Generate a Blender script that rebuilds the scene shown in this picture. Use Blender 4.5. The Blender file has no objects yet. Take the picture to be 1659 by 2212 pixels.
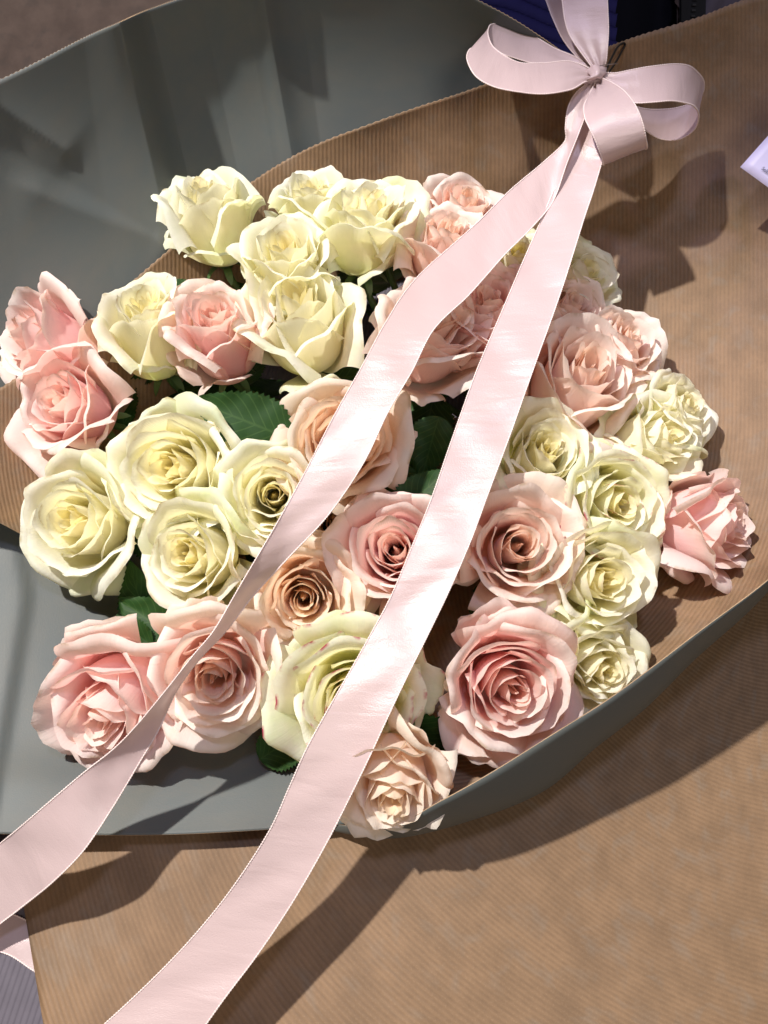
import bpy, math, random
import numpy as np
from mathutils import Vector, Matrix

scene = bpy.context.scene
COL = scene.collection
R = math.radians

# ------------------------------------------------------------------ camera
CAM_H = 45.0                       # cm above the table
PITCH = 60.0
FPX, IW, IH = 1662.0, 1659.0, 2212.0
cam_data = bpy.data.cameras.new('camera')
cam = bpy.data.objects.new('camera', cam_data)
COL.objects.link(cam)
cam.location = (0, 0, CAM_H * .01)
cam.rotation_euler = (R(90 - PITCH), 0, 0)
cam_data.sensor_fit = 'VERTICAL'
cam_data.sensor_height = 24.0
cam_data.lens = 24.0 * FPX / IH
cam_data.clip_start = .01
cam_data.clip_end = 50
scene.camera = cam

# ------------------------------------------------------------------ light
world = bpy.data.worlds.new('World')
scene.world = world
world.use_nodes = True
bg = world.node_tree.nodes['Background']
bg.inputs[0].default_value = (1.0, .86, .70, 1)
bg.inputs[1].default_value = .115


def lamp(name, kind, loc, target, energy, color, **kw):
    d = bpy.data.lights.new(name, kind)
    d.energy = energy
    d.color = color
    for k, v in kw.items():
        setattr(d, k, v)
    o = bpy.data.objects.new(name, d)
    COL.objects.link(o)
    o.location = loc
    o.rotation_euler = (Vector(target) - Vector(loc)).to_track_quat('-Z', 'Y').to_euler()
    return o


TARGET = Vector((.0, .20, .08))
KEY_DIR = Vector((-.43, .21, .88)).normalized()
KEY_AIM = Vector((-.13, .10, .06))
lamp('shop_spot', 'SPOT', TARGET + KEY_DIR * 1.9, KEY_AIM, 262, (1.0, .95, .89),
     spot_size=R(32.5), spot_blend=.5, shadow_soft_size=.026)
VIO_DIR = Vector((-.55, .42, .72)).normalized()
VIO_AIM = Vector((.27, .33, .12))
lamp('violet_spot', 'SPOT', VIO_AIM + VIO_DIR * 2.2, VIO_AIM, 42, (.66, .58, 1.0),
     spot_size=R(14), spot_blend=.8, shadow_soft_size=.07)
lamp('front_fill', 'AREA', (.35, -.75, 1.3), (0, .2, .08), 6.0, (1.0, .91, .82), shape='DISK', size=.5)  # added warm fill from the camera side
lamp('ceiling_lamp', 'AREA', (.02, .28, 1.6), (0, .2, .08), 5.5, (.60, .66, 1.0), shape='DISK', size=.16)

scene.view_settings.view_transform = 'Standard'
scene.view_settings.look = 'None'
scene.view_settings.exposure = 0
scene.view_settings.gamma = 1
scene.cycles.max_bounces = 12
scene.cycles.diffuse_bounces = 8
scene.cycles.transmission_bounces = 10
scene.cycles.use_denoising = True

# ------------------------------------------------------------------ helpers
FW = np.array((0, math.cos(R(PITCH)), -math.sin(R(PITCH))))
UP = np.array((0, math.sin(R(PITCH)), math.cos(R(PITCH))))
RT = np.array((1.0, 0, 0))
CP = np.array((0, 0, CAM_H))


def P(px, py, d):
    """A point d cm in front of the camera, in cm."""
    return CP + RT * ((px - IW / 2) / FPX * d) + UP * ((IH / 2 - py) / FPX * d) + FW * d


def table_depth(py, z=0.0):
    return (CAM_H - z) / (math.sin(R(PITCH)) + math.cos(R(PITCH)) * (py - IH / 2) / FPX)


def T(px, py, z=0.0):
    return P(px, py, table_depth(py, z))


def cam_vec(dx, dy):
    """Unit direction from image components (x right, y down), towards the viewer."""
    m = math.hypot(dx, dy)
    w = math.sqrt(max(.02, 1 - m * m))
    v = RT * dx - UP * dy - FW * w
    return v / np.linalg.norm(v)


def crom(pts, n, closed=False):
    """Catmull-Rom (centripetal-free) resample of rows of numbers to n rows."""
    p = np.asarray(pts, float)
    k = len(p)
    t = np.linspace(0, k - 1, n)
    i = np.clip(t.astype(int), 0, k - 2)
    f = (t - i)[:, None]
    p0 = p[np.clip(i - 1, 0, k - 1)]
    p1 = p[i]
    p2 = p[i + 1]
    p3 = p[np.clip(i + 2, 0, k - 1)]
    return .5 * (2 * p1 + (p2 - p0) * f + (2 * p0 - 5 * p1 + 4 * p2 - p3) * f ** 2 + (3 * p1 - p0 - 3 * p2 + p3) * f ** 3)


def grid_faces(nv, nu, off=0, flip=False):
    a = np.arange(nv - 1)[:, None] * nu + np.arange(nu - 1)[None, :] + off
    q = np.stack([a, a + 1, a + nu + 1, a + nu], -1).reshape(-1, 4)
    return q[:, ::-1] if flip else q


def mesh_from(name, verts_cm, faces, mats, uv=None, mat_idx=None, smooth=True):
    me = bpy.data.meshes.new(name)
    v = np.asarray(verts_cm, float) * .01
    f = np.asarray(faces, np.int32) if not isinstance(faces, list) else faces
    if isinstance(f, list):
        me.from_pydata(v.tolist(), [], f)
    else:
        me.vertices.add(len(v))
        me.vertices.foreach_set('co', v.ravel())
        n = f.shape[1]
        me.loops.add(f.size)
        me.loops.foreach_set('vertex_index', f.ravel())
        me.polygons.add(len(f))
        me.polygons.foreach_set('loop_start', np.arange(len(f), dtype=np.int32) * n)
        me.polygons.foreach_set('loop_total', np.full(len(f), n, np.int32))
        me.update(calc_edges=True)
    for m in (mats if isinstance(mats, (list, tuple)) else [mats]):
        me.materials.append(m)
    if mat_idx is not None:
        me.polygons.foreach_set('material_index', np.asarray(mat_idx, np.int32))
    if smooth:
        me.polygons.foreach_set('use_smooth', np.ones(len(me.polygons), bool))
    if uv is not None:
        l = me.uv_layers.new(name='UVMap')
        vi = np.empty(len(me.loops), np.int32)
        me.loops.foreach_get('vertex_index', vi)
        l.data.foreach_set('uv', np.asarray(uv, np.float32)[vi].ravel())
    me.update()
    return me


def obj(name, me, parent=None, color=None):
    o = bpy.data.objects.new(name, me)
    COL.objects.link(o)
    if parent is not None:
        o.parent = parent
    if color is not None:
        o.color = color
    return o


def tag(o, label=None, cat=None, group=None, kind=None):
    for k, v in (('label', label), ('category', cat), ('group', group), ('kind', kind)):
        if v:
            o[k] = v
    return o


def empty(name, loc_cm=(0, 0, 0)):
    o = bpy.data.objects.new(name, None)
    COL.objects.link(o)
    o.location = [c * .01 for c in loc_cm]
    o.empty_display_size = .01
    return o


def grid_normals(g):
    du = np.gradient(g, axis=1)
    dv = np.gradient(g, axis=0)
    n = np.cross(du, dv)
    return n / np.maximum(np.linalg.norm(n, axis=2, keepdims=True), 1e-9)


def sheet(name, g, uv, front, back, edge, thick=.045, parent=None, flip=False):
    """Two-sided paper with thickness; the front is the side facing the camera-side normal."""
    nv, nu = g.shape[:2]
    n = grid_normals(g)
    if flip:
        front, back = back, front
    a = g + n * thick / 2
    b = g - n * thick / 2
    N = nv * nu
    fa = grid_faces(nv, nu)
    fb = grid_faces(nv, nu, N, True)
    ring = np.concatenate([np.arange(nu), np.arange(1, nv) * nu + nu - 1,
                           (nv - 1) * nu + np.arange(nu - 2, -1, -1), np.arange(nv - 2, 0, -1) * nu])
    nx = np.roll(ring, -1)
    fe = np.stack([ring, ring + N, nx + N, nx], -1)
    faces = np.concatenate([fa, fb, fe])
    mi = np.concatenate([np.zeros(len(fa)), np.ones(len(fb)), np.full(len(fe), 2)])
    u = np.concatenate([uv.reshape(-1, 2)] * 2)
    me = mesh_from(name, np.concatenate([a.reshape(-1, 3), b.reshape(-1, 3)]), faces, [front, back, edge], u, mi)
    return obj(name, me, parent)


def pixel_of(g):
    q = g - CP
    d = q @ FW
    return (q @ RT) / d * FPX + IW / 2, IH / 2 - (q @ UP) / d * FPX


# ------------------------------------------------------------------ materials
class NT:
    def __init__(s, name):
        s.m = bpy.data.materials.new(name)
        s.m.use_nodes = True
        s.t = s.m.node_tree
        s.n = s.t.nodes
        s.b = s.n['Principled BSDF']
        s.out = s.n['Material Output']

    def new(s, kind, **kw):
        n = s.n.new(kind)
        for k, v in kw.items():
            if k.startswith('i_'):
                n.inputs[k[2:].replace('_', ' ')].default_value = v
            else:
                setattr(n, k, v)
        return n

    def link(s, a, b):
        s.t.links.new(a, b)

    def mix(s, fac, a, b, blend='MIX'):
        n = s.n.new('ShaderNodeMix')
        n.data_type = 'RGBA'
        n.blend_type = blend
        for sock, v in ((n.inputs[0], fac), (n.inputs[6], a), (n.inputs[7], b)):
            if hasattr(v, 'is_linked'):
                s.link(v, sock)
            else:
                sock.default_value = (*v, 1) if isinstance(v, tuple) and len(v) == 3 else v
        return n.outputs[2]

    def math(s, op, a, b=0.0, clamp=False):
        n = s.n.new('ShaderNodeMath')
        n.operation = op
        n.use_clamp = clamp
        for sock, v in ((n.inputs[0], a), (n.inputs[1], b)):
            if hasattr(v, 'is_linked'):
                s.link(v, sock)
            else:
                sock.default_value = v
        return n.outputs[0]

    def ramp(s, fac, stops):
        n = s.n.new('ShaderNodeValToRGB')
        e = n.color_ramp.elements
        while len(e) < len(stops):
            e.new(.5)
        for el, (p, c) in zip(e, stops):
            el.position = p
            el.color = (*c, 1) if len(c) == 3 else c
        s.link(fac, n.inputs[0])
        return n.outputs[0]

    def noise(s, scale, detail=3, vec=None, rough=.5, dist=0.0):
        n = s.n.new('ShaderNodeTexNoise')
        n.inputs['Scale'].default_value = scale
        n.inputs['Detail'].default_value = detail
        n.inputs['Roughness'].default_value = rough
        n.inputs['Distortion'].default_value = dist
        if vec is not None:
            s.link(vec, n.inputs['Vector'])
        return n.outputs['Fac']

    def bump(s, height, strength, dist):
        n = s.n.new('ShaderNodeBump')
        n.inputs['Strength'].default_value = strength
        n.inputs['Distance'].default_value = dist
        s.link(height, n.inputs['Height'])
        return n.outputs[0]


def kraft(name, ribbed=True, base=(.230, .142, .079), dark=(.132, .081, .046), rib=1.0):
    """Brown kraft paper; UV is in cm, ribs run along V."""
    k = NT(name)
    tc = k.new('ShaderNodeTexCoord')
    uv = tc.outputs['UV']
    mott = k.noise(.55, 4, uv, .6)
    fib = k.noise(14, 4, uv, .7)
    c = k.mix(k.ramp(mott, [(.38, (0, 0, 0)), (.68, (1, 1, 1))]), base, tuple(x * .74 for x in base))
    grey = k.noise(.8, 3, tc.outputs['UV'], .55, .6)
    c = k.mix(k.math('MULTIPLY', k.ramp(grey, [(.52, (0, 0, 0)), (.72, (1, 1, 1))]), .45), c, (.20, .165, .13))
    c = k.mix(k.math('MULTIPLY', k.math('SUBTRACT', fib, .5), .9), c, (.40, .29, .19), 'MIX')
    if ribbed:
        sep = k.new('ShaderNodeSeparateXYZ')
        k.link(uv, sep.inputs[0])
        wob = k.math('MULTIPLY', k.math('SUBTRACT', k.noise(1.2, 2, uv), .5), .06)
        x = k.math('ADD', sep.outputs[0], wob)
        w = k.math('SINE', k.math('MULTIPLY', x, 2 * math.pi / .25))
        w01 = k.math('MULTIPLY_ADD', w, .5)
        k.n[-1].inputs[2].default_value = .5
        brk = k.ramp(k.noise(3.5, 4, uv, .65), [(.30, (.15, .15, .15)), (.62, (1, 1, 1))])
        amt = k.math('MULTIPLY', k.math('MULTIPLY', k.math('POWER', w01, 1.6), brk), .50 * rib)
        c = k.mix(amt, c, dark)
        h = k.math('ADD', k.math('MULTIPLY', w01, -.8), k.math('MULTIPLY', fib, .35))
        k.link(k.bump(h, .5, .0004), k.b.inputs['Normal'])
    else:
        k.link(k.bump(fib, .25, .0004), k.b.inputs['Normal'])
    k.link(c, k.b.inputs['Base Color'])
    k.b.inputs['Roughness'].default_value = .62
    k.b.inputs['Specular IOR Level'].default_value = .28
    return k.m


def grey_paper(name):
    k = NT(name)
    tc = k.new('ShaderNodeTexCoord')
    uv = tc.outputs['UV']
    c = k.mix(k.ramp(k.noise(.35, 4, uv, .6), [(.35, (0, 0, 0)), (.7, (1, 1, 1))]), (.066, .080, .080), (.080, .086, .079))
    c = k.mix(k.math('MULTIPLY', k.noise(22, 4, uv, .7), .22), c, (.17, .165, .15))
    k.link(c, k.b.inputs['Base Color'])
    k.link(k.bump(k.noise(9, 5, uv, .65), .16, .0005), k.b.inputs['Normal'])
    k.b.inputs['Roughness'].default_value = .52
    k.b.inputs['Specular IOR Level'].default_value = .35
    return k.m


def petal_mat(name, rim, body, core, guard, stain, trans, stain_amt=.8):
    """UV: x across, y base to rim; object colour: r = layer (0 core, 1 outermost), g = random."""
    k = NT(name)
    tc = k.new('ShaderNodeTexCoord')
    oi = k.new('ShaderNodeObjectInfo')
    sep = k.new('ShaderNodeSeparateXYZ')
    k.link(tc.outputs['UV'], sep.inputs[0])
    so = k.new('ShaderNodeSeparateColor')
    k.link(oi.outputs['Color'], so.inputs[0])
    layer, rnd = so.outputs[0], so.outputs[1]
    v = sep.outputs[1]
    blot = k.noise(55, 3, tc.outputs['Object'], .5)
    vv = k.math('ADD', v, k.math('MULTIPLY', k.math('SUBTRACT', blot, .5), .22))
    c = k.mix(k.ramp(vv, [(.58, (0, 0, 0)), (.97, (1, 1, 1))]), body, rim)
    c = k.mix(k.ramp(layer, [(.0, (1, 1, 1)), (.18, (.75, .75, .75)), (.5, (0, 0, 0))]), c, core)
    # green-tinted guard petals and petal bases
    gd = k.math('MULTIPLY', k.ramp(layer, [(.80, (0, 0, 0)), (1.0, (1, 1, 1))]),
                k.ramp(k.noise(38, 3, tc.outputs['Object'], .55), [(.40, (0, 0, 0)), (.66, (1, 1, 1))]))
    c = k.mix(k.math('MULTIPLY', gd, .8), c, guard)
    c = k.mix(k.ramp(v, [(.12, (1, 1, 1)), (.42, (0, 0, 0))]), c, tuple(.55 * a + .45 * b for a, b in zip(core, guard)))
    # each petal a little different
    c = k.mix(k.math('MULTIPLY', rnd, .28), c, body)
    # dried / bruised rim
    edge = k.ramp(v, [(.962, (0, 0, 0)), (.995, (1, 1, 1))])
    sn = k.ramp(k.noise(90, 3, tc.outputs['Object'], .6), [(.52, (0, 0, 0)), (.66, (1, 1, 1))])
    c = k.mix(k.math('MULTIPLY', k.math('MULTIPLY', edge, sn), stain_amt), c, stain)
    veins = k.new('ShaderNodeMapping')
    veins.inputs['Scale'].default_value = (60, 2.2, 1)
    k.link(tc.outputs['UV'], veins.inputs['Vector'])
    vn = k.noise(1.0, 3, veins.outputs[0], .6, .8)
    crump = k.noise(130, 3, tc.outputs['Object'], .5)
    h = k.math('ADD', k.math('MULTIPLY', vn, .55), k.math('MULTIPLY', crump, .6))
    nrm = k.bump(h, .42, .0010)
    k.link(nrm, k.b.inputs['Normal'])
    c = k.mix(k.math('MULTIPLY', k.ramp(vn, [(.45, (0, 0, 0)), (.75, (1, 1, 1))]), .10), c, body)
    k.link(c, k.b.inputs['Base Color'])
    k.b.inputs['Roughness'].default_value = .58
    k.b.inputs['Specular IOR Level'].default_value = .20
    k.b.inputs['Sheen Weight'].default_value = .12
    tr = k.new('ShaderNodeBsdfTranslucent')
    k.link(k.mix(.6, c, trans, 'MULTIPLY'), tr.inputs['Color'])
    k.link(nrm, tr.inputs['Normal'])
    ms = k.new('ShaderNodeMixShader')
    ms.inputs[0].default_value = .46
    k.link(k.b.outputs[0], ms.inputs[1])
    k.link(tr.outputs[0], ms.inputs[2])
    k.link(ms.outputs[0], k.out.inputs['Surface'])
    return k.m


def leaf_mat():
    k = NT('rose_leaf')
    tc = k.new('ShaderNodeTexCoord')
    sep = k.new('ShaderNodeSeparateXYZ')
    k.link(tc.outputs['UV'], sep.inputs[0])
    au = k.math('ABSOLUTE', k.math('SUBTRACT', sep.outputs[0], .5))
    vein = k.math('SINE', k.math('MULTIPLY', k.math('SUBTRACT', k.math('MULTIPLY', sep.outputs[1], 9.0), k.math('MULTIPLY', au, 6.0)), 2 * math.pi))
    vm = k.ramp(vein, [(.82, (0, 0, 0)), (1.0, (1, 1, 1))])
    mid = k.ramp(au, [(.0, (1, 1, 1)), (.03, (0, 0, 0))])
    c = k.mix(k.noise(60, 3, tc.outputs['Object']), (.009, .032, .005), (.018, .055, .010))
    c = k.mix(k.math('MULTIPLY', k.math('MAXIMUM', vm, mid), .45), c, (.05, .10, .025))
    k.link(c, k.b.inputs['Base Color'])
    k.link(k.bump(vm, -.5, .0006), k.b.inputs['Normal'])
    k.b.inputs['Roughness'].default_value = .55
    k.b.inputs['Specular IOR Level'].default_value = .18
    return k.m


def plain(name, col, rough=.5, metal=0.0, spec=.5, noise_scale=None, amt=.3):
    k = NT(name)
    k.b.inputs['Roughness'].default_value = rough
    k.b.inputs['Metallic'].default_value = metal
    k.b.inputs['Specular IOR Level'].default_value = spec
    tc = k.new('ShaderNodeTexCoord')
    n = k.noise(noise_scale or 80, 3, tc.outputs['Object'])
    k.link(k.mix(k.math('MULTIPLY', n, amt), col, tuple(x * .5 for x in col)), k.b.inputs['Base Color'])
    return k.m


def satin(name):
    k = NT(name)
    tc = k.new('ShaderNodeTexCoord')
    uv = tc.outputs['UV']
    mp = k.new('ShaderNodeMapping')
    mp.inputs['Scale'].default_value = (26, 9, 1)
    k.link(uv, mp.inputs['Vector'])
    weave = k.noise(1.0, 2, mp.outputs[0], .6)
    spark = k.noise(13, 2, uv, .7)
    mw = k.new('ShaderNodeMapping')
    mw.inputs['Rotation'].default_value = (0, 0, .45)
    mw.inputs['Scale'].default_value = (.32, 1.0, 1)
    k.link(uv, mw.inputs['Vector'])
    wr = k.noise(.9, 2.5, mw.outputs[0], .5, .3)
    h = k.math('ADD', k.math('MULTIPLY', spark, .55), k.math('MULTIPLY', weave, .45))
    n1 = k.n.new('ShaderNodeBump')
    n1.inputs['Strength'].default_value = .19
    n1.inputs['Distance'].default_value = .004
    k.link(wr, n1.inputs['Height'])
    n2 = k.n.new('ShaderNodeBump')
    n2.inputs['Strength'].default_value = .75
    n2.inputs['Distance'].default_value = .0003
    k.link(h, n2.inputs['Height'])
    k.link(n1.outputs[0], n2.inputs['Normal'])
    k.link(n2.outputs[0], k.b.inputs['Normal'])
    c = k.mix(k.math('MULTIPLY', weave, .35), (.585, .455, .452), (.515, .395, .394))
    k.link(c, k.b.inputs['Base Color'])
    k.b.inputs['Roughness'].default_value = .29
    k.b.inputs['Specular IOR Level'].default_value = .58
    tg = k.new('ShaderNodeTangent', direction_type='UV_MAP')
    tg.uv_map = 'UVMap'
    k.link(tg.outputs[0], k.b.inputs['Tangent'])
    k.b.inputs['Anisotropic'].default_value = .55
    k.b.inputs['Sheen Weight'].default_value = .25
    k.b.inputs['Sheen Roughness'].default_value = .35
    k.b.inputs['Sheen Tint'].default_value = (.95, .85, .95, 1)
    tr = k.new('ShaderNodeBsdfTranslucent')
    tr.inputs['Color'].default_value = (.66, .48, .44, 1)
    ms = k.new('ShaderNodeMixShader')
    ms.inputs[0].default_value = .18
    k.link(k.b.outputs[0], ms.inputs[1])
    k.link(tr.outputs[0], ms.inputs[2])
    k.link(ms.outputs[0], k.out.inputs['Surface'])
    return k.m


M_RIB = kraft('ribbed_kraft')
M_PLAIN = kraft('plain_kraft', False, (.36, .26, .19))
M_EDGE = kraft('kraft_edge', False, (.40, .27, .16))
M_GREY = grey_paper('grey_paper_side')
M_WHITE = petal_mat('white_petal', (.95, .95, .87), (.95, .925, .74), (.95, .87, .50), (.76, .86, .50), (.58, .48, .26), (1, .94, .60))
M_STAINED = petal_mat('white_petal_pink_edge', (.94, .95, .84), (.94, .925, .72), (.95, .87, .50), (.72, .86, .48), (.52, .02, .10), (1, .94, .60), 1.0)
M_PINK = petal_mat('pink_petal', (.95, .88, .82), (.95, .69, .68), (.95, .80, .68), (.93, .82, .74), (.60, .46, .30), (1, .68, .60))
M_BLUSH = petal_mat('blush_petal', (.95, .89, .82), (.95, .77, .71), (.94, .80, .65), (.93, .85, .75), (.58, .44, .28), (1, .74, .62))
M_PEACH = petal_mat('peach_petal', (.95, .88, .78), (.94, .78, .65), (.93, .77, .52), (.92, .83, .69), (.56, .42, .24), (1, .80, .60))
M_LEAF = leaf_mat()
M_STEM = plain('stem_green', (.06, .12, .035), .5)
M_SATIN = satin('blush_satin')
M_STITCH = plain('ribbon_stitching', (.80, .66, .63), .45, spec=.6, noise_scale=900)

# ------------------------------------------------------------------ table and papers
# ribbed grey table covering: straight ridges, real relief
rng = np.random.default_rng(4)
nrib = 330
pitch_cm = .30
ph = np.array([0, .2, .5, .8])
hh = np.array([0, .055, .07, .055])
xs = (np.arange(nrib)[:, None] + ph[None, :]).ravel() * pitch_cm
hz = np.tile(hh, nrib)
ang = R(-9)
cx0, cy0 = -55, 40
g = np.zeros((2, len(xs), 3))
for j, yy in enumerate((-70, 110)):
    lx = xs - nrib * pitch_cm / 2
    g[j, :, 0] = cx0 + 10 + lx * math.cos(ang) - yy * math.sin(ang) + 20
    g[j, :, 1] = cy0 - 20 + lx * math.sin(ang) + yy * math.cos(ang)
    g[j, :, 2] = hz
M_TABLE = plain('grey_ribbed_cover', (.125, .112, .135), .75, spec=.2, noise_scale=140, amt=.6)
tag(obj('table_top', mesh_from('table_top', g.reshape(-1, 3), grid_faces(2, len(xs)), M_TABLE, smooth=False)), kind='structure')

# ribbed kraft sheet lying on the table
e0, e1 = T(52, 1950, .3), T(96, 2212, .3)
ed = (e1 - e0) / np.linalg.norm(e1 - e0)
nv, nu = 60, 90
g = np.zeros((nv, nu, 3))
uvs = np.zeros((nv, nu, 2))
CEN = T(1640, 1240, .3)
for i in range(nv):
    a = e0 + ed * (-34 + 52 * i / (nv - 1))
    for j in range(nu):
        p = a + np.array((1, 0, 0)) * 75 * (j / (nu - 1)) ** 1.2
        und = .16 * math.sin(p[0] * .21 + p[1] * .13) + .10 * math.sin(p[0] * .37 - p[1] * .3 + 1)
        g[i, j] = (p[0], p[1], .42 + und * min(1, j / 8) + .0)
        q = p - CEN
        uvs[i, j] = (math.hypot(q[0] * .93, q[1]) + .4 * math.sin(p[0] * .2), math.atan2(q[1], q[0]) * 20)
flr = sheet('kraft_paper', g[::-1], uvs[::-1], M_RIB, M_GREY, M_EDGE)
tag(flr, 'flat brown ribbed kraft paper spread out under the bouquet', 'wrapping paper')

# ---- the cone of wrapping paper: rim, belly and foot curves, clockwise from the lower left
LOFT = [
    ((-260, 985, 41.5), (40, 1146, 45.5), (300, 1290, 49.5)),
    ((-190, 930, 43.5), (30, 1050, 46.8), (320, 1080, 52.5)),
    ((-20, 850, 47), (100, 930, 49.0), (350, 1000, 54)),
    ((150, 735, 48.6), (240, 820, 50.2), (400, 900, 55)),
    ((250, 640, 49.6), (340, 720, 51.4), (480, 820, 55.5)),
    ((400, 510, 50.6), (460, 600, 52.4), (560, 760, 56)),
    ((550, 388, 51.6), (590, 490, 53.2), (660, 690, 57)),
    ((700, 305, 52), (720, 420, 53.8), (750, 640, 57)),
    ((890, 238, 52), (880, 370, 54.2), (850, 610, 57)),
    ((1050, 180, 51.5), (1010, 330, 54.2), (930, 590, 57)),
    ((1250, 122, 50), (1160, 310, 53.6), (1020, 570, 57)),
    ((1340, 92, 49.4), (1250, 300, 53.0), (1080, 560, 57)),
    ((1500, 40, 48.5), (1370, 290, 52.4), (1140, 560, 56.5)),
    ((1659, -14, 47.5), (1480, 260, 51.6), (1180, 570, 56)),
    ((1900, -40, 45.5), (1600, 260, 50.8), (1220, 600, 55)),
    ((2040, 300, 42.5), (1720, 470, 48.6), (1290, 720, 53)),
    ((2060, 760, 39.5), (1760, 800, 46.2), (1340, 880, 51)),
    ((1900, 1060, 38), (1740, 1080, 44.6), (1400, 1040, 49)),
    ((1659, 1250, 37.8), (1610, 1290, 42.8), (1420, 1190, 47.6)),
    ((1500, 1372, 37.2), (1480, 1424, 41.6), (1350, 1290, 46.6)),
    ((1400, 1446, 36.9), (1388, 1520, 41), (1280, 1350, 46.2)),
    ((1270, 1540, 36.5), (1294, 1602, 40.8), (1190, 1420, 45.8)),
    ((1100, 1645, 36.1), (1180, 1700, 40.6), (1080, 1480, 45)),
    ((950, 1732, 36.1), (1020, 1758, 40.4), (940, 1530, 44.6)),
    ((850, 1780, 37.6), (860, 1786, 40.4), (860, 1560, 44.2)),
    ((700, 1780, 41.4), (705, 1770, 42.0), (760, 1600, 44.4)),
]
LF = np.array(LOFT, float).reshape(len(LOFT), 9)
NU = 640
cols = crom(LF, NU)
NVV = 26
g = np.zeros((NVV, NU, 3))
uvs = np.zeros((NVV, NU, 2))
for j in range(NU):
    c = cols[j].reshape(3, 3)
    pts = np.array([P(*q) for q in c])
    # quadratic through rim, belly, foot (belly at v = .45)
    v = np.linspace(0, 1, NVV) ** 1.1
    m = .45
    l0 = (v - m) * (v - 1) / (m * 1)
    l1 = v * (v - 1) / (m * (m - 1))
    l2 = v * (v - m) / (1 - m)
    q = l0[:, None] * pts[0] + l1[:, None] * pts[1] + l2[:, None] * pts[2]
    g[:, j] = q
g[:, :, 2] = np.maximum(g[:, :, 2], .6)
# pinked (zigzag) cut edge along the rim and soft buckling of the sheet
n = grid_normals(g)
seg = np.concatenate([[0], np.cumsum(np.linalg.norm(np.diff(g[0], axis=0), axis=1))])
vv = np.linspace(0, 1, NVV)[:, None]
buck = .22 * np.sin(seg * .33 + 1.0)[None, :] * np.sin(vv * 3.1 + .4) + .12 * np.sin(seg * .8)[None, :] * (1 - vv)
tt = np.linspace(0, len(LOFT) - 1, NU)
front = np.clip((tt - 16.5) / 2, 0, 1)[None, :]
buck = buck * (1 - .75 * front)
g = g + n * buck[:, :, None]
dirv = g[0] - g[1]
dirv /= np.linalg.norm(dirv, axis=1, keepdims=True)
g[0] += dirv * (np.where(np.arange(NU) % 2 == 0, .035, -.035) * (tt < 15))[:, None]
px, py = pixel_of(g)
dd = (g - CP) @ FW
arc = np.hypot(px - 900, py - 900)
qd = np.where(py < 900, px - 900, arc * np.sign(px - 900 + 1e-6))
uvs[:, :, 0] = qd * 47 / FPX
uvs[:, :, 1] = py * 47 / FPX
wrap = sheet('paper_wrap', g, uvs, M_RIB, M_GREY, M_EDGE, .05, flip=True)
tag(wrap, 'brown ribbed paper cone with grey outside wrapped around the roses', 'wrapping paper')

# ---- grey inside flap at the lower left, its cut edge towards the viewer
B = [
    [(-260, 1080, 47.0), (60, 1080, 48.6), (400, 1080, 51), (800, 1080, 52)],
    [(-250, 1300, 44.0), (50, 1290, 46.4), (400, 1300, 48.5), (860, 1300, 49)],
    [(-240, 1560, 41.5), (50, 1560, 43.2), (400, 1560, 44.2), (900, 1540, 44.6)],
    [(-240, 1700, 40.2), (40, 1700, 41.0), (400, 1700, 41.6), (900, 1660, 42.4)],
    [(-240, 1800, 39.0), (40, 1802, 39.6), (400, 1802, 39.9), (900, 1770, 40.9)],
]
Bn = np.array(B, float)
rows = crom(Bn.reshape(5, -1), 40).reshape(40, 4, 3)
g = np.zeros((40, 80, 3))
for i in range(40):
    cs = crom(rows[i], 80)
    for j in range(80):
        px_, py_, d_ = cs[j]
        # a soft dog-leg crease near the left border
        cr = px_ - (52 - abs(py_ - 1285) * .17)
        d_ += -.22 * math.exp(-(cr / 60) ** 2) * (1 if cr < 0 else math.exp(-(cr / 14) ** 2)) + .06 * math.sin(px_ * .011 + py_ * .006)
        g[i, j] = P(px_, py_, d_)
uvs = np.stack(np.meshgrid(np.arange(80) * .35, np.arange(40) * .5), -1)
flap = sheet('paper_flap', g, uvs, M_GREY, M_RIB, M_EDGE, .06, flip=True)
tag(flap, 'smooth grey paper flap under the lowest pink and white roses', 'wrapping paper')

# ---- tall creased grey sheet standing behind
D = [
    ((-300, 300, 45.8), (-300, 1100, 49), 0),
    ((0, 172, 47.5), (60, 860, 50.6), 0),
    ((180, 82, 48.3), (260, 690, 51.6), -.35),
    ((258, 48, 48.6), (378, 570, 52.4), -1.0),
    ((322, 20, 49.2), (440, 530, 52.8), .15),
    ((430, -18, 49.7), (530, 450, 53.2), .30),
    ((520, -50, 50.2), (600, 400, 53.6), -.25),
    ((560, -60, 50.4), (640, 390, 53.8), -.50),
    ((640, -75, 50.7), (700, 370, 54), .35),
    ((860, -70, 51.6), (850, 330, 54.6), .1),
    ((1075, 22, 52.6), (1020, 280, 54.6), 0),
    ((1230, 122, 53.4), (1250, 240, 54.4), 0),
]
Dn = np.array([[*a, *b, c] for a, b, c in D], float)
t = np.linspace(0, len(D) - 1, 460)
lin = np.stack([np.interp(t, np.arange(len(D)), Dn[:, k]) for k in range(7)], 1)
smo = crom(Dn, 460)
mixd = .85 * lin + .15 * smo
mixd[:, :6] = smo[:, :6]
NR = 60
g = np.zeros((NR, 460, 3))
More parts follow.
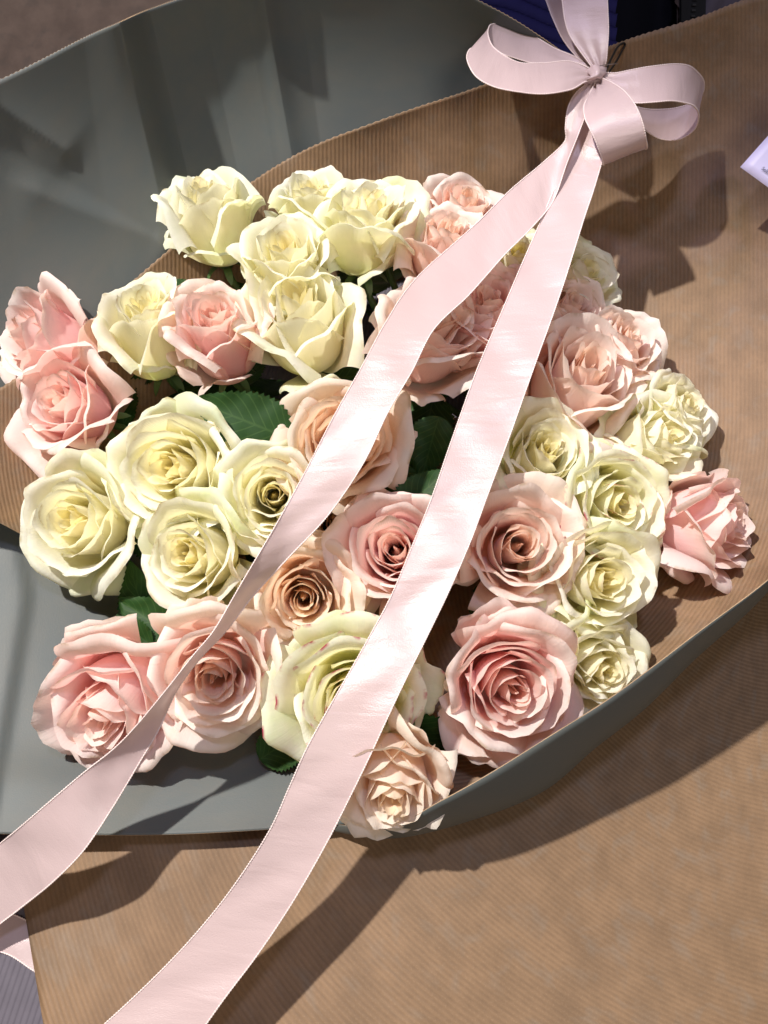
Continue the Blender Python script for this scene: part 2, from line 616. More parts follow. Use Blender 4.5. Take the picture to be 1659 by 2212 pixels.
for i in range(NR):
    f = i / (NR - 1)
    for j in range(460):
        r_ = mixd[j]
        x = r_[0] * (1 - f) + r_[3] * f
        y = r_[1] * (1 - f) + r_[4] * f
        d_ = (r_[2] - 3.6) * (1 - f) + r_[5] * f + r_[6] * (1 - .35 * f) + .8 * math.sin(f * math.pi)
        for (ax, ay, bx, by, w, amp) in ((-60, 190, 138, 322, 40, -.30), (90, 420, 350, 520, 60, -.30), (120, 380, 330, 500, 45, .15)):
            L2 = (bx - ax) ** 2 + (by - ay) ** 2
            s = ((x - ax) * (bx - ax) + (y - ay) * (by - ay)) / L2
            if -.4 < s < 1.3:
                dist = ((x - ax) * (by - ay) - (y - ay) * (bx - ax)) / math.sqrt(L2)
                fall = math.exp(-max(0, s - 1) ** 2 * 60 - max(0, -s) ** 2 * 20)
                d_ += amp * math.exp(-abs(dist) / w) * fall
        g[i, j] = P(x, y, d_)
dirv = g[0] - g[1]
dirv /= np.linalg.norm(dirv, axis=1, keepdims=True)
g[0] += dirv * np.where(np.arange(460) % 2 == 0, .03, -.03)[:, None]
uvs = np.stack(np.meshgrid(np.arange(460) * .1, np.arange(NR) * .3), -1)
back = sheet('paper_sheet', g, uvs, M_GREY, M_PLAIN, M_EDGE, .05, flip=True)
tag(back, 'tall creased dark grey paper sheet standing behind the roses', 'wrapping paper')

# ---- plain brown paper further back in the corner
E = [[(-420, -420, 60), (100, -420, 62), (700, -420, 63)],
     [(-420, -100, 60), (100, -100, 63), (720, -100, 64)],
     [(-420, 320, 58), (100, 320, 61), (760, 320, 63)]]
rows = crom(np.array(E, float).reshape(3, -1), 24).reshape(24, 3, 3)
g = np.array([[P(*q) for q in crom(r_, 40)] for r_ in rows])
uvs = np.stack(np.meshgrid(np.arange(40) * 1.0, np.arange(24) * 1.2), -1)
far = sheet('brown_paper', g, uvs, M_PLAIN, M_GREY, M_EDGE, .05, flip=True)
tag(far, 'plain mottled brown paper in the corner beyond the grey sheet', 'wrapping paper')

# ------------------------------------------------------------------ jacket beyond the paper
jk = empty('jacket', P(1300, 60, 70))
jinv = np.array(P(1300, 60, 70))


def jacket_part(name, x0, x1, y0, y1, d0, d1, fold, mat, nu=80, nv=70, slope=.25, amp=.5, freq=.24, parent=None):
    g = np.zeros((nv, nu, 3))
    for i in range(nv):
        for j in range(nu):
            a, b = j / (nu - 1), i / (nv - 1)
            x = x0 + (x1 - x0) * a
            y = y0 + (y1 - y0) * b
            d = d0 + (d1 - d0) * a
            if fold == 'h':
                s = (y - x * slope + 5 * math.sin(x * .03)) * freq
                d -= amp * abs(math.sin(s)) ** .6
            elif fold == 'v':
                s = (x + y * slope) * freq
                d -= amp * math.sin(s) + amp * .4 * math.sin(s * 2.3 + 1)
            g[i, j] = P(x, y, d) - jinv
    n = grid_normals(g)
    h = g - n * .35
    N = nu * nv
    faces = np.concatenate([grid_faces(nv, nu), grid_faces(nv, nu, N, True)])
    me = mesh_from(name, np.concatenate([g.reshape(-1, 3), h.reshape(-1, 3)]), faces, mat)
    return obj(name, me, parent or jk)


M_NAVY = plain('navy_fabric', (.020, .018, .105), .8, spec=.2, noise_scale=160, amt=.5)
M_BLACK = plain('black_fabric', (.004, .004, .008), .85, spec=.1, noise_scale=200)
M_LINING = plain('grey_lining', (.10, .085, .115), .8, spec=.2, noise_scale=120, amt=.6)
M_TAPE = plain('zipper_tape', (.010, .010, .012), .7, spec=.2)
M_TEETH = plain('zipper_metal', (.05, .05, .055), .35, .6)
jacket_part('quilted_panel', 980, 1330, -160, 170, 70, 69, 'h', M_NAVY, slope=.30, amp=.55, freq=math.pi / 30)
jacket_part('dark_panel', 1300, 1480, -160, 200, 70, 72, 'v', M_BLACK, slope=.1, amp=.6, freq=.03)
jacket_part('facing', 1462, 1500, -160, 140, 69.2, 69.2, 'v', plain('brown_facing', (.055, .035, .032), .8), nu=16, slope=.35, amp=.1)
zp = jacket_part('zipper', 1468, 1522, -160, 140, 68.6, 68.6, 'v', M_TAPE, nu=10, slope=.1, amp=.02)
jacket_part('lining', 1500, 1760, -160, 120, 70, 68, 'v', M_LINING, slope=.45, amp=.5, freq=.05)
for k in range(16):
    yy = -60 + k * 12
    c = P(1500 - yy * .10 + 0, yy, 68.2) - jinv
    vs, fs = [], []
    bx = np.array([(-1, -1, -1), (1, -1, -1), (1, 1, -1), (-1, 1, -1), (-.6, -.7, 1), (.6, -.7, 1), (.6, .7, 1), (-.6, .7, 1)], float)
    for q in bx:
        vs.append(c + RT * q[0] * .26 + UP * q[1] * .12 - FW * q[2] * .12)
    fs = [(0, 3, 2, 1), (4, 5, 6, 7), (0, 1, 5, 4), (1, 2, 6, 5), (2, 3, 7, 6), (3, 0, 4, 7)]
    obj('zipper_tooth', mesh_from('zipper_tooth', vs, fs, M_TEETH, smooth=False), zp)
tag(jk, 'navy quilted jacket with a dark zipper beyond the paper edge', 'jacket')

# ------------------------------------------------------------------ roses
def petal_mesh(rs, phi, W, L, Rc, lean, tip, c0, roll, spiral, side, ruff, point, scale, mat, shear=(0, 0), nu=13, nv=15, drop=0.0):
    u = np.linspace(-1, 1, nu)
    v = np.concatenate([np.linspace(0, .78, nv - 8, endpoint=False), np.linspace(.78, 1, 8)])
    f1, f2, f3, f4 = rs.uniform(0, 6.28, 4)
    ln = L * (1 - (.13 + drop) * np.abs(u) ** 3.2 - .05 * u ** 2 + point * np.exp(-(u / .16) ** 2)
              + ruff * (.018 * np.sin(2.6 * u + f1) + .012 * np.sin(6.3 * u + f2) + .007 * np.sin(17 * u + f3)))
    U, V = np.meshgrid(u, v)
    s = V * ln[None, :]
    sb = max(.10, Rc / .66)
    a = np.where(s < sb, R(85) + (R(lean) - R(85)) * (s / sb), R(lean))
    tv = np.clip((V - c0) / (1 - c0), 0, 1)
    wave = 1 + ruff * (.35 * np.sin(2.0 * U + f2) + .25 * np.sin(4.4 * U + f3))
    a = a + R(tip) * wave * tv ** 1.4
    rv = np.clip((V - .92) / .08, 0, 1)
    a = a + R(roll) * np.clip(.75 + .45 * np.sin(3.1 * U + f4), .1, 1.3) * rv
    a = a + R(side) * (np.clip(np.abs(U) - .55, 0, 1) / .45) ** 1.6 * V ** 2
    ds = np.diff(s, axis=0, prepend=0)
    am = np.concatenate([a[:1], (a[1:] + a[:-1]) / 2])
    r = .03 + np.cumsum(np.sin(am) * ds, axis=0)
    z = np.cumsum(np.cos(am) * ds, axis=0)
    r = r + spiral * U * (.3 + .7 * V)
    r = r * (1 + .022 * ruff * np.sin(2.4 * U + f1 + 3 * V) * V)
    r = r + ruff * (.016 * np.sin(8.3 * U + f4) + .010 * np.sin(13 * U + f1)) * V ** 7
    r = np.maximum(r, .012)
    th = phi + U * W * (1 - .16 * V ** 4) * (1 - .10 * (1 - V))
    z = z + ruff * .012 * np.sin(4 * U + f2) * V ** 2
    g = np.stack([r * np.cos(th) + shear[0] * z * z, r * np.sin(th) + shear[1] * z * z, z], -1) * scale
    uv = np.stack([(U + 1) / 2, V], -1).reshape(-1, 2)
    return mesh_from('petal', g.reshape(-1, 3), grid_faces(len(v), nu), mat, uv)


def tube(path, radii, nseg=7):
    path = np.asarray(path, float)
    n = len(path)
    tan = np.gradient(path, axis=0)
    tan /= np.linalg.norm(tan, axis=1, keepdims=True) + 1e-12
    ref = np.array((.3, .5, .81))
    a = np.cross(tan, ref)
    a /= np.linalg.norm(a, axis=1, keepdims=True) + 1e-12
    b = np.cross(tan, a)
    an = np.arange(nseg) / nseg * 2 * math.pi
    rr = np.broadcast_to(np.asarray(radii, float), (n,))
    v = path[:, None] + rr[:, None, None] * (a[:, None] * np.cos(an)[None, :, None] + b[:, None] * np.sin(an)[None, :, None])
    i = np.arange(n - 1)[:, None] * nseg
    k = np.arange(nseg)[None, :]
    k2 = (k + 1) % nseg
    f = np.stack([i + k, i + k2, i + nseg + k2, i + nseg + k], -1).reshape(-1, 4)
    return v.reshape(-1, 3), f


def leaf_mesh(length, width, bend, fold, seed):
    rs = np.random.default_rng(seed)
    nv, nu = 57, 11
    v = np.linspace(0, 1, nv)
    u = np.linspace(-1, 1, nu)
    w = np.sin(np.pi * v ** .80) ** .75 * (1 - .25 * v)
    w[0] = w[-1] = .01
    saw = 1 + .09 * (1 - ((v * 19) % 1.0) * 2) * (v > .06)
    U, V = np.meshgrid(u, v)
    half = width * w[:, None] * np.where(np.abs(U) > .95, saw[:, None], 1)
    x = U * half
    y = V * length - .10 * np.abs(U) * half
    z = np.abs(x) * fold - bend * (V ** 2) * length + .025 * width * np.sin(V * 26 + np.abs(U) * 2) * np.abs(U) + .08 * np.sin(U * 3 + V * 5 + rs.uniform(0, 6))
    uv = np.stack([(U + 1) / 2, V], -1).reshape(-1, 2)
    return mesh_from('leaf', np.stack([x, y, z], -1).reshape(-1, 3), grid_faces(nv, nu), M_LEAF, uv)


STEM_END = P(1000, 900, 53.0)
LEAF_MESHES = [leaf_mesh(5.6, 1.9, .12, .18, 1), leaf_mesh(4.6, 1.7, .2, .25, 2), leaf_mesh(6.2, 2.0, .05, .12, 3)]


def dome(px, py):
    return 46.6 - (py - 450) / 1250 * 9.6 + 3.6 * ((px - 820) / 780) ** 2


def make_rose(k, hx, hy, rpx, dx, dy, mat, opened, hgt, label, dd=0.0, n_pet=27, turn=None):
    """hx,hy: heart in the picture; rpx: radius there; dx,dy: where the face points; opened 0..1."""
    rs = np.random.default_rng(100 + k * 7)
    d = dome(hx, hy) + dd
    rad = rpx * d / FPX                  # cm
    ax = cam_vec(dx, dy)
    core_h = hgt * .90
    base = P(hx, hy, d) - ax * core_h * rad
    root = empty('rose', base)
    zq = Vector(ax).to_track_quat('Z', 'Y')
    root.rotation_mode = 'QUATERNION'
    root.rotation_quaternion = zq
    tag(root, label, 'rose', 'roses in the bouquet')
    phi0 = rs.uniform(0, 6.28) if turn is None else turn
    shear = rs.uniform(-.09, .09, 2)
    for i in range(n_pet):
        t = i / (n_pet - 1)
        phi = phi0 + i * 2.39996 + rs.uniform(-.25, .25)
        rc = .035 + .745 * t ** 1.28 * (1 + rs.uniform(-.07, .07))
        W = 2.3 - 1.22 * t ** .55 + rs.uniform(-.10, .10)
        jit = rs.uniform(-1, 1)
        guard = max(0, (t - .72) / .28)
        # the heart sits a touch lower than the ring around it, the guard petals lower again
        hk = hgt * (.98 + .015 * math.sin(min(1, t / .6) * math.pi / 2) - (.06 + .22 * opened) * max(0, (t - .40) / .60) ** 1.3 + (.015 + .045 * t) * jit)
        lean = -5 + 5 * t + opened * (20 * t ** 1.3) + rs.uniform(-3, 3)
        if t < .2:
            lean = -1 + rs.uniform(-2, 2) - 8 * (t < .13)
            hk *= 1 - .05 * (t < .13) + .04 * (.13 <= t)
        tip = 2 + 10 * t + (30 + 30 * opened) * guard + rs.uniform(-6, 12) * t
        roll = 4 + 30 * t + 40 * guard + rs.uniform(-20, 30) * t
        side = 3 + 12 * t + 22 * guard + rs.uniform(-6, 8) * t + (45 * t if rs.uniform() < .22 else 0)
        c0 = .80 - .22 * guard
        sp = .022 + .05 * t
        if rs.uniform() < .4 and t > .3:
            sp = -sp
        sb = max(.10, rc / .66)
        L = sb + max(.12, hk - .60 * sb) / math.cos(R(lean)) + .06 * t + .10 * guard
        me = petal_mesh(rs, phi, W, L, rc, lean, tip, c0, roll, sp, side, .25 + .9 * t ** 1.5, (.02 + .05 * rs.uniform()) * t, rad, mat, shear,
                        nu=11 if t < .25 else 21, nv=13 if t < .25 else 18, drop=.16 * max(0, 1 - 1.6 * t))
        obj('petal', me, root, (t, float(rs.uniform()), 0, 1))
    for i in range(3 + int(rs.integers(0, 3))):
        phi = phi0 + i * 2.1 + rs.uniform(-.5, .5)
        lean = 8 + 36 * opened + rs.uniform(-6, 14)
        rc = .74
        hk = hgt * rs.uniform(.50, .74)
        L = rc / .66 + max(.15, hk - .62) * .8 + rs.uniform(.0, .12)
        me = petal_mesh(rs, phi, rs.uniform(.62, .95), L, rc, lean, rs.uniform(20, 70), .6, rs.uniform(20, 120), rs.uniform(-.05, .05), rs.uniform(-10, 45),
                        1.9, .05 * rs.uniform(), rad, mat, shear, nu=21, nv=20)
        obj('petal', me, root, (1.0, float(rs.uniform()), 0, 1))
    # calyx with five sepals, and the stem down into the paper
    vs, fs = [], []
    hip_v, hip_f = tube([(0, 0, -.55 * z) for z in np.linspace(0, 1, 6)], np.array([.55, .62, .60, .45, .32, .24]) * .8, 10)
    sep_v, sep_f = [hip_v], [hip_f]
    off = len(hip_v)
    for q in range(5):
        a = q / 5 * 6.283 + phi0
        nvs, nus = 8, 5
        g = np.zeros((nvs, nus, 3))
        for i in range(nvs):
            f = i / (nvs - 1)
            r_, z_ = .45 + 1.2 * f, -.1 + .55 * f - 1.3 * f * f
            w_ = .38 * (1 - f) ** .7 * (.4 + f * 1.4) + .01
            for j in range(nus):
                o = (j / (nus - 1) * 2 - 1) * w_
                g[i, j] = (r_ * math.cos(a) - o * math.sin(a), r_ * math.sin(a) + o * math.cos(a), z_ + .1 * abs(o))
        sep_v.append(g.reshape(-1, 3))
        sep_f.append(grid_faces(nvs, nus, off))
        off += nvs * nus
    obj('calyx', mesh_from('calyx', np.concatenate(sep_v), np.concatenate(sep_f), M_STEM), root)
    inv = np.array(zq.to_matrix().inverted())
    end = inv @ (STEM_END - base)
    L = np.linalg.norm(end)
    reach = min(1.0, 8.0 / L)
    s = np.linspace(0, 1, 10)[:, None]
    ctrl = np.array((0, 0, -L * .25))
    path = (1 - s * reach) ** 2 * np.array((0, 0, -.45)) + 2 * (1 - s * reach) * s * reach * ctrl + (s * reach) ** 2 * end
    sv, sf = tube(path, .24, 8)
    obj('stem', mesh_from('stem', sv, sf, M_STEM), root)
    for q in range(2):
        lo = obj('leaf', LEAF_MESHES[(k + q) % 3], root)
        a = rs.uniform(0, 6.28)
        tilt = R(rs.uniform(60, 95))
        lo.location = [c * .01 for c in path[3 + 3 * q]]
        lo.rotation_euler = (-(math.pi / 2 - tilt) * 0 - R(rs.uniform(-5, 25)), 0, a)
    return root


W_, G_, K_, L_, C_ = M_WHITE, M_STAINED, M_PINK, M_BLUSH, M_PEACH
ROSES = [
    # heart x, y, radius, facing x, y, material, openness, height, label, depth shift
    (448, 418, 90, -0.1, -0.7, W_, .25, 2.0, 'white rose farthest up and to the left, its side turned to the viewer', .6),
    (676, 412, 80, 0.02, -0.68, W_, .15, 1.9, 'half hidden white rose peeking out behind two greenish white roses', 2.2),
    (788, 440, 94, 0.03, -0.62, W_, .25, 2.0, 'tall white rose in the top row touching small pink roses', .2),
    (622, 540, 94, 0.0, -0.45, W_, .45, 1.7, 'greenish white rose below the half hidden white one in the top row', -.4),
    (850, 428, 60, 0.15, -0.6, L_, .2, 1.8, 'small pink rosebud behind the tall white rose', 2.2),
    (1020, 425, 86, 0.25, -0.55, L_, .5, 1.5, 'shaded pink rose highest up, beside the ribbon fork', 2.4),
    (962, 490, 86, 0.05, -0.6, L_, .3, 1.8, 'pale pink rose in front of the shaded one by the ribbon fork', .6),
    (1115, 540, 82, .15, -.45, W_, .5, 1.5, 'shaded white rose seen between the two ribbon tails', 1.4),
    (1262, 570, 88, .40, -.40, W_, .6, 1.4, 'shaded greenish white rose against the brown paper, right of the ribbon', 1.6),
    (52, 730, 110, -0.66, -0.14, K_, .45, 1.6, 'pink rose at the far left facing left towards the grey sheet', -.6),
    (105, 862, 116, -0.42, -0.2, K_, .5, 1.5, 'pink rose at the left edge, below the one facing left', -.6),
    (302, 662, 104, -0.08, -0.6, W_, .15, 2.0, 'slim white rosebud standing between two pink roses', .4),
    (474, 668, 108, 0.02, -0.58, K_, .2, 1.9, 'salmon pink rosebud between two white roses in the second row', .3),
    (655, 660, 120, 0.0, -0.54, W_, .5, 1.7, 'white rose with a wide petal spread left, in front of the top row', .0),
    (935, 690, 126, 0.2, -0.42, L_, .4, 1.6, 'large peach pink rose crossed by the thinner ribbon tail', .0),
    (1072, 660, 116, 0.0, -0.36, K_, .35, 1.6, 'pink rose squeezed between the two ribbon tails', .2),
    (1242, 650, 86, 0.3, -0.35, L_, .4, 1.5, 'small dusky pink rose under the shaded white one on the right', .8),
    (1368, 725, 92, 0.4, -0.45, L_, .3, 1.6, 'lilac pink rosebud leaning on the brown paper at the right', .8),
    (1292, 812, 134, 0.34, -0.3, L_, .55, 1.6, 'wide blush rose on the right above four white roses', -.6),
    (735, 930, 138, 0.02, -0.24, C_, .5, 1.4, 'peach rose crossed by the thinner ribbon, above the dark gap', -.2),
    (376, 1004, 146, -0.06, -0.08, W_, .75, 1.2, 'largest cream white rose on the left with a yellow heart', -.8),
    (582, 1072, 112, 0.02, 0.0, W_, .55, 1.4, 'round white rose with tight yellow rings beside the thinner ribbon', -.4),
    (145, 1132, 132, -0.28, -0.04, W_, .7, 1.4, 'white rose at the left edge above the grey flap', -.6),
    (388, 1208, 118, -0.34, 0.02, W_, .5, 1.6, 'white rose below the largest white rose, looking left', -.2),
    (1192, 980, 110, 0.22, -0.18, W_, .5, 1.5, 'yellowish white rose just right of the broad ribbon', -.3),
    (1432, 938, 96, 0.38, -0.24, W_, .5, 1.5, 'white rose low on the right beside the outermost white one', -.2),
    (1492, 872, 86, 0.55, -0.34, W_, .45, 1.5, 'outermost white rose at the right, close to the paper', .4),
    (1352, 1078, 118, 0.3, 0.0, G_, .6, 1.4, 'green tinged white rose next to the pink rose at the far right', -.5),
    (1575, 1130, 108, 0.68, -0.02, K_, .45, 1.7, 'pink rose at the far right seen from its side', -.6),
    (1132, 1188, 134, 0.08, -0.04, L_, .65, 1.4, 'big pale pink rose right of the broad ribbon with a folded heart', -.6),
    (1300, 1262, 124, 0.14, 0.03, W_, .7, 1.3, 'full white rose near the front rim of the paper', -.4),
    (862, 1200, 126, 0.0, -0.05, K_, .5, 1.4, 'pink rose half covered by the broad ribbon below the dark gap', .0),
    (652, 1298, 122, 0.03, 0.04, C_, .7, 1.3, 'peach rose with a deep golden heart between the ribbons', .4),
    (222, 1550, 138, -0.16, 0.36, K_, .6, 1.5, 'pink rose lowest on the left, on the grey flap', -.8),
    (445, 1470, 144, -.04, .10, L_, .75, 1.2, 'open blush rose where the thinner ribbon narrows', -.6),
    (772, 1530, 156, 0.04, 0.06, G_, .75, 1.3, 'white rose with crimson stained edge under the broad ribbon', -.2),
    (1114, 1508, 150, 0.12, 0.12, K_, .75, 1.3, 'largest pink rose at the front rim of the paper', -.5),
    (1304, 1450, 104, 0.24, 0.14, W_, .5, 1.4, 'white rose half sunk behind the front paper rim', 1.2),
    (842, 1712, 116, -.06, .40, C_, .65, 1.4, 'peach rose lowest of all beside the broad ribbon', -.4),
    (735, 1130, 70, .1, -.25, C_, .4, 1.5, 'wilted shaded rose in the gap beside the thinner ribbon', 4.2),
]
for k, a in enumerate(ROSES):
    make_rose(k, *a)

# single leaves that show in the gaps, each on the stem of the rose beside it
roots = [o for o in COL.objects if o.name.split('.')[0] == 'rose' and o.type == 'EMPTY']
bpy.context.view_layer.update()


def gap_leaf(rose_idx, x0, y0, d0, x1, y1, d1, roll, mi):
    r_ = roots[rose_idx]
    a, b = P(x0, y0, d0), P(x1, y1, d1)
    yv = (b - a) / np.linalg.norm(b - a)
    zv = -FW + RT * roll
    xv = np.cross(yv, zv)
    xv /= np.linalg.norm(xv)
    zv = np.cross(xv, yv)
    m = Matrix((xv, yv, zv)).transposed().to_4x4()
    sc = np.linalg.norm(b - a) / (5.6, 4.6, 6.2)[mi]
    m = Matrix.Translation(Vector(a * .01)) @ m @ Matrix.Scale(sc, 4)
    lo = obj('leaf', LEAF_MESHES[mi], r_)
    lo.matrix_basis = r_.matrix_basis.inverted() @ m


gap_leaf(20, 630, 950, 45.0, 410, 860, 44.0, .2, 2)
gap_leaf(12, 430, 660, 48.5, 345, 600, 48.5, .3, 1)
gap_leaf(29, 860, 1110, 43.5, 970, 1010, 43.0, -.3, 0)
gap_leaf(23, 390, 1390, 43.5, 250, 1290, 43.5, .4, 1)
gap_leaf(34, 560, 1640, 41.8, 690, 1560, 42, .2, 1)
gap_leaf(33, 330, 1400, 43.0, 190, 1350, 43.5, .4, 0)
gap_leaf(35, 900, 1020, 46, 800, 1100, 45, .4, 2)
gap_leaf(19, 950, 900, 46, 900, 1040, 46, -.4, 1)

# ------------------------------------------------------------------ ribbon
bow_o = P(1290, 165, 46.5)
bow = empty('ribbon_bow', bow_o)
tag(bow, 'blush pink satin ribbon bow with two long tails across the roses', 'ribbon')


def zb(x, y):
    """bow close-up coordinates to picture coordinates"""
    return 827.3 + x * .5013, y * .5013


def ribbon(name, st, n, cup=.0, wav=.0, close=False):
    """st: rows (Ax, Ay, Ad, Bx, By, Bd), the two selvedges."""
    c = crom(st, n)
    A = np.array([P(*q[:3]) for q in c]) - bow_o
    Bv = np.array([P(*q[3:]) for q in c]) - bow_o
    nu = 19
    u = np.linspace(0, 1, nu)
    g = A[:, None] * (1 - u)[None, :, None] + Bv[:, None] * u[None, :, None]
    nn = grid_normals(g)
    mid = (A + Bv) / 2
    s = np.concatenate([[0], np.cumsum(np.linalg.norm(np.diff(mid, axis=0), axis=1))])
    off = cup * 4 * (u * (1 - u))[None, :] + wav * (np.sin(s * .9)[:, None] * np.cos(u * 5 + 1)[None, :] + .6 * np.sin(s * 2.1 + 1)[:, None] * np.sin(u * 6)[None, :])
    ends = np.exp(-s / 1.1) + (np.exp(-(s[-1] - s) / 1.1) if name == 'loop' else 0)
    off = off + .13 * ends[:, None] * np.cos(u * 15 + 1)[None, :] + (.035 * np.sin(s * 1.7 + 2)[:, None] * np.sin(u * 4 + s[:, None] * .6) if name == 'loop' else 0)
    g = g + nn * off[:, :, None]
    wd = np.linalg.norm(A - Bv, axis=1).mean()
    uv = np.stack(np.meshgrid(u * 2.5, s), -1).reshape(-1, 2)
    o = obj(name, mesh_from(name, g.reshape(-1, 3), grid_faces(n, nu), M_SATIN, uv), bow)
    for e in (0, -1):
        path = g[:, e]
        ss = np.concatenate([[0], np.cumsum(np.linalg.norm(np.diff(path, axis=0), axis=1))])
        m = max(8, int(ss[-1] / .045))
        q = np.linspace(0, ss[-1], m)
        pp = np.stack([np.interp(q, ss, path[:, a]) for a in range(3)], 1)
        rad = .036 + .020 * np.where(np.arange(m) % 3 == 0, 1, -.4)
        tv, tf = tube(pp, rad, 5)
        obj('stitched_edge', mesh_from('stitched_edge', tv, tf, M_STITCH), o)
    return o


def bz(rows):
    out = []
    for ax, ay, ad, bx, by, bd in rows:
        a, b = zb(ax, ay), zb(bx, by)
        out.append((*a, ad, *b, bd))
    return out


ribbon('loop', bz([(915, 300, 47.0, 905, 330, 46.8), (840, 252, 47.8, 830, 300, 47.2), (740, 205, 49.0, 730, 285, 48.0),
                   (620, 140, 50.0, 620, 268, 48.8), (530, 107, 50.2, 500, 225, 48.6), (478, 102, 49.8, 420, 205, 47.9),
                   (455, 122, 48.8, 372, 215, 46.6), (455, 160, 47.6, 364, 262, 45.6), (480, 205, 46.8, 400, 330, 44.8),
                   (530, 245, 46.3, 490, 378, 44.6), (600, 272, 46.2, 600, 397, 44.6), (690, 272, 46.3, 720, 402, 44.8),
                   (790, 262, 46.3, 810, 385, 45.2), (860, 285, 46.3, 870, 350, 45.7), (915, 315, 46.2, 910, 338, 46.0)]), 120)
ribbon('loop', bz([(925, 312, 46.2, 945, 345, 46.0), (990, 316, 45.8, 990, 400, 45.2), (1060, 303, 45.3, 1060, 440, 44.5),
                   (1160, 288, 44.9, 1160, 440, 44.0), (1250, 276, 45.0, 1250, 434, 44.0), (1320, 285, 45.6, 1315, 446, 44.6),
                   (1364, 318, 46.6, 1350, 470, 45.6), (1382, 360, 47.6, 1362, 505, 46.6), (1372, 410, 48.4, 1340, 560, 47.6),
                   (1320, 448, 49.0, 1275, 602, 48.4), (1230, 470, 49.2, 1200, 600, 48.6), (1130, 470, 48.6, 1130, 560, 48.2),
                   (1040, 430, 47.8, 1050, 500, 47.6), (950, 345, 46.8, 960, 380, 46.8)]), 110)
ribbon('loop', bz([(905, 385, 46.2, 935, 340, 46.2), (868, 450, 45.2, 985, 355, 45.0), (868, 500, 44.4, 1045, 398, 44.0),
                   (888, 548, 43.9, 1092, 462, 43.4), (915, 605, 43.9, 1120, 535, 43.3), (938, 665, 44.3, 1134, 600, 43.7),
                   (950, 705, 45.0, 1139, 635, 44.4), (944, 700, 45.9, 1128, 640, 45.4), (918, 640, 46.5, 1090, 590, 46.2),
                   (895, 560, 46.8, 1020, 510, 46.6), (890, 450, 46.8, 960, 410, 46.8), (905, 370, 46.6, 930, 350, 46.6)]), 100)
ribbon('loop', bz([(925, 322, 46.6, 950, 305, 46.6), (880, 262, 46.8, 962, 255, 46.2), (812, 165, 47.4, 970, 170, 46.0),
                   (785, 90, 47.8, 970, 80, 46.0), (768, -20, 48.2, 962, -30, 46.2), (740, -140, 48.6, 930, -160, 47.0),
                   (700, -210, 50.0, 850, -220, 49.0), (670, -170, 51.5, 780, -170, 50.8), (672, -80, 51.5, 765, -80, 51.0),
                   (702, 0, 51.0, 772, 5, 50.6), (732, 80, 50.2, 782, 82, 49.8), (770, 160, 49.2, 815, 165, 48.8),
                   (830, 240, 48.0, 860, 235, 47.6), (910, 310, 46.9, 925, 300, 46.7)]), 120)
# tail one: leaves the knot, fans out, twists and hangs off the lower left
T1 = bz([(905, 338, 46.4, 925, 345, 46.3), (835, 395, 46.2, 893, 400, 46.0), (798, 460, 46.0, 880, 470, 45.6), (786, 545, 46.0, 850, 560, 45.4),
         (783, 612, 46.2, 800, 690, 45.4)])
TD = table_depth
T1 += [(a, b, c - .05 * (550 < b < 1050), d, e, f + .05 * (550 < b < 1050)) for a, b, c, d, e, f in [(1172, 352, 46.2, 1196, 432, 45.4), (1105, 408, 45.6, 1150, 490, 44.8), (1025, 487, 45.0, 1082, 560, 44.0), (900, 600, 43.6, 1005, 645, 42.8),
       (830, 702, 42.2, 935, 715, 41.7), (777, 800, 41.2, 888, 805, 40.8), (720, 902, 40.4, 838, 892, 40.1), (665, 1008, 39.8, 785, 1000, 39.6),
       (612, 1106, 39.1, 715, 1105, 39.5), (562, 1192, 38.3, 630, 1198, 39.2), (512, 1278, 37.5, 550, 1286, 39.0), (462, 1360, 36.7, 482, 1368, 38.6),
       (418, 1414, 36.2, 430, 1424, 38.3), (362, 1488, 36.2, 385, 1490, 38.1), (305, 1556, 36.6, 345, 1572, 37.8), (248, 1615, 36.9, 296, 1655, 37.6), (180, 1670, 37.0, 240, 1750, 37.3),
       (100, 1738, 36.9, 180, 1838, 36.7), (40, 1790, 37.3, 118, 1902, 36.9), (-4, 1826, 37.9, 62, 1948, 37.5), (-66, 1876, 38.2, -2, 1997, 37.8), (-140, 1936, 38.4, -80, 2052, 37.9),
       (-205, 1990, 38.6, -150, 2092, 38.1), (-215, 1990, TD(1990, .8), -175, 2080, TD(2080, .8)), (-130, 1975, TD(1975, .25), -120, 2050, TD(2050, .25)), (0, 1970, TD(1970, .2), 0, 2056, TD(2056, .2)),
       (72, 1995, TD(1995, .2), 74, 2098, TD(2098, .2)), (150, 2030, TD(2030, .2), 160, 2150, TD(2150, .2))]]
ribbon('tail', T1, 460, .06, .045)
T2 = bz([(905, 400, 46.4, 950, 400, 46.2), (880, 500, 46.2, 960, 560, 45.8), (838, 595, 46.0, 958, 650, 45.4)])
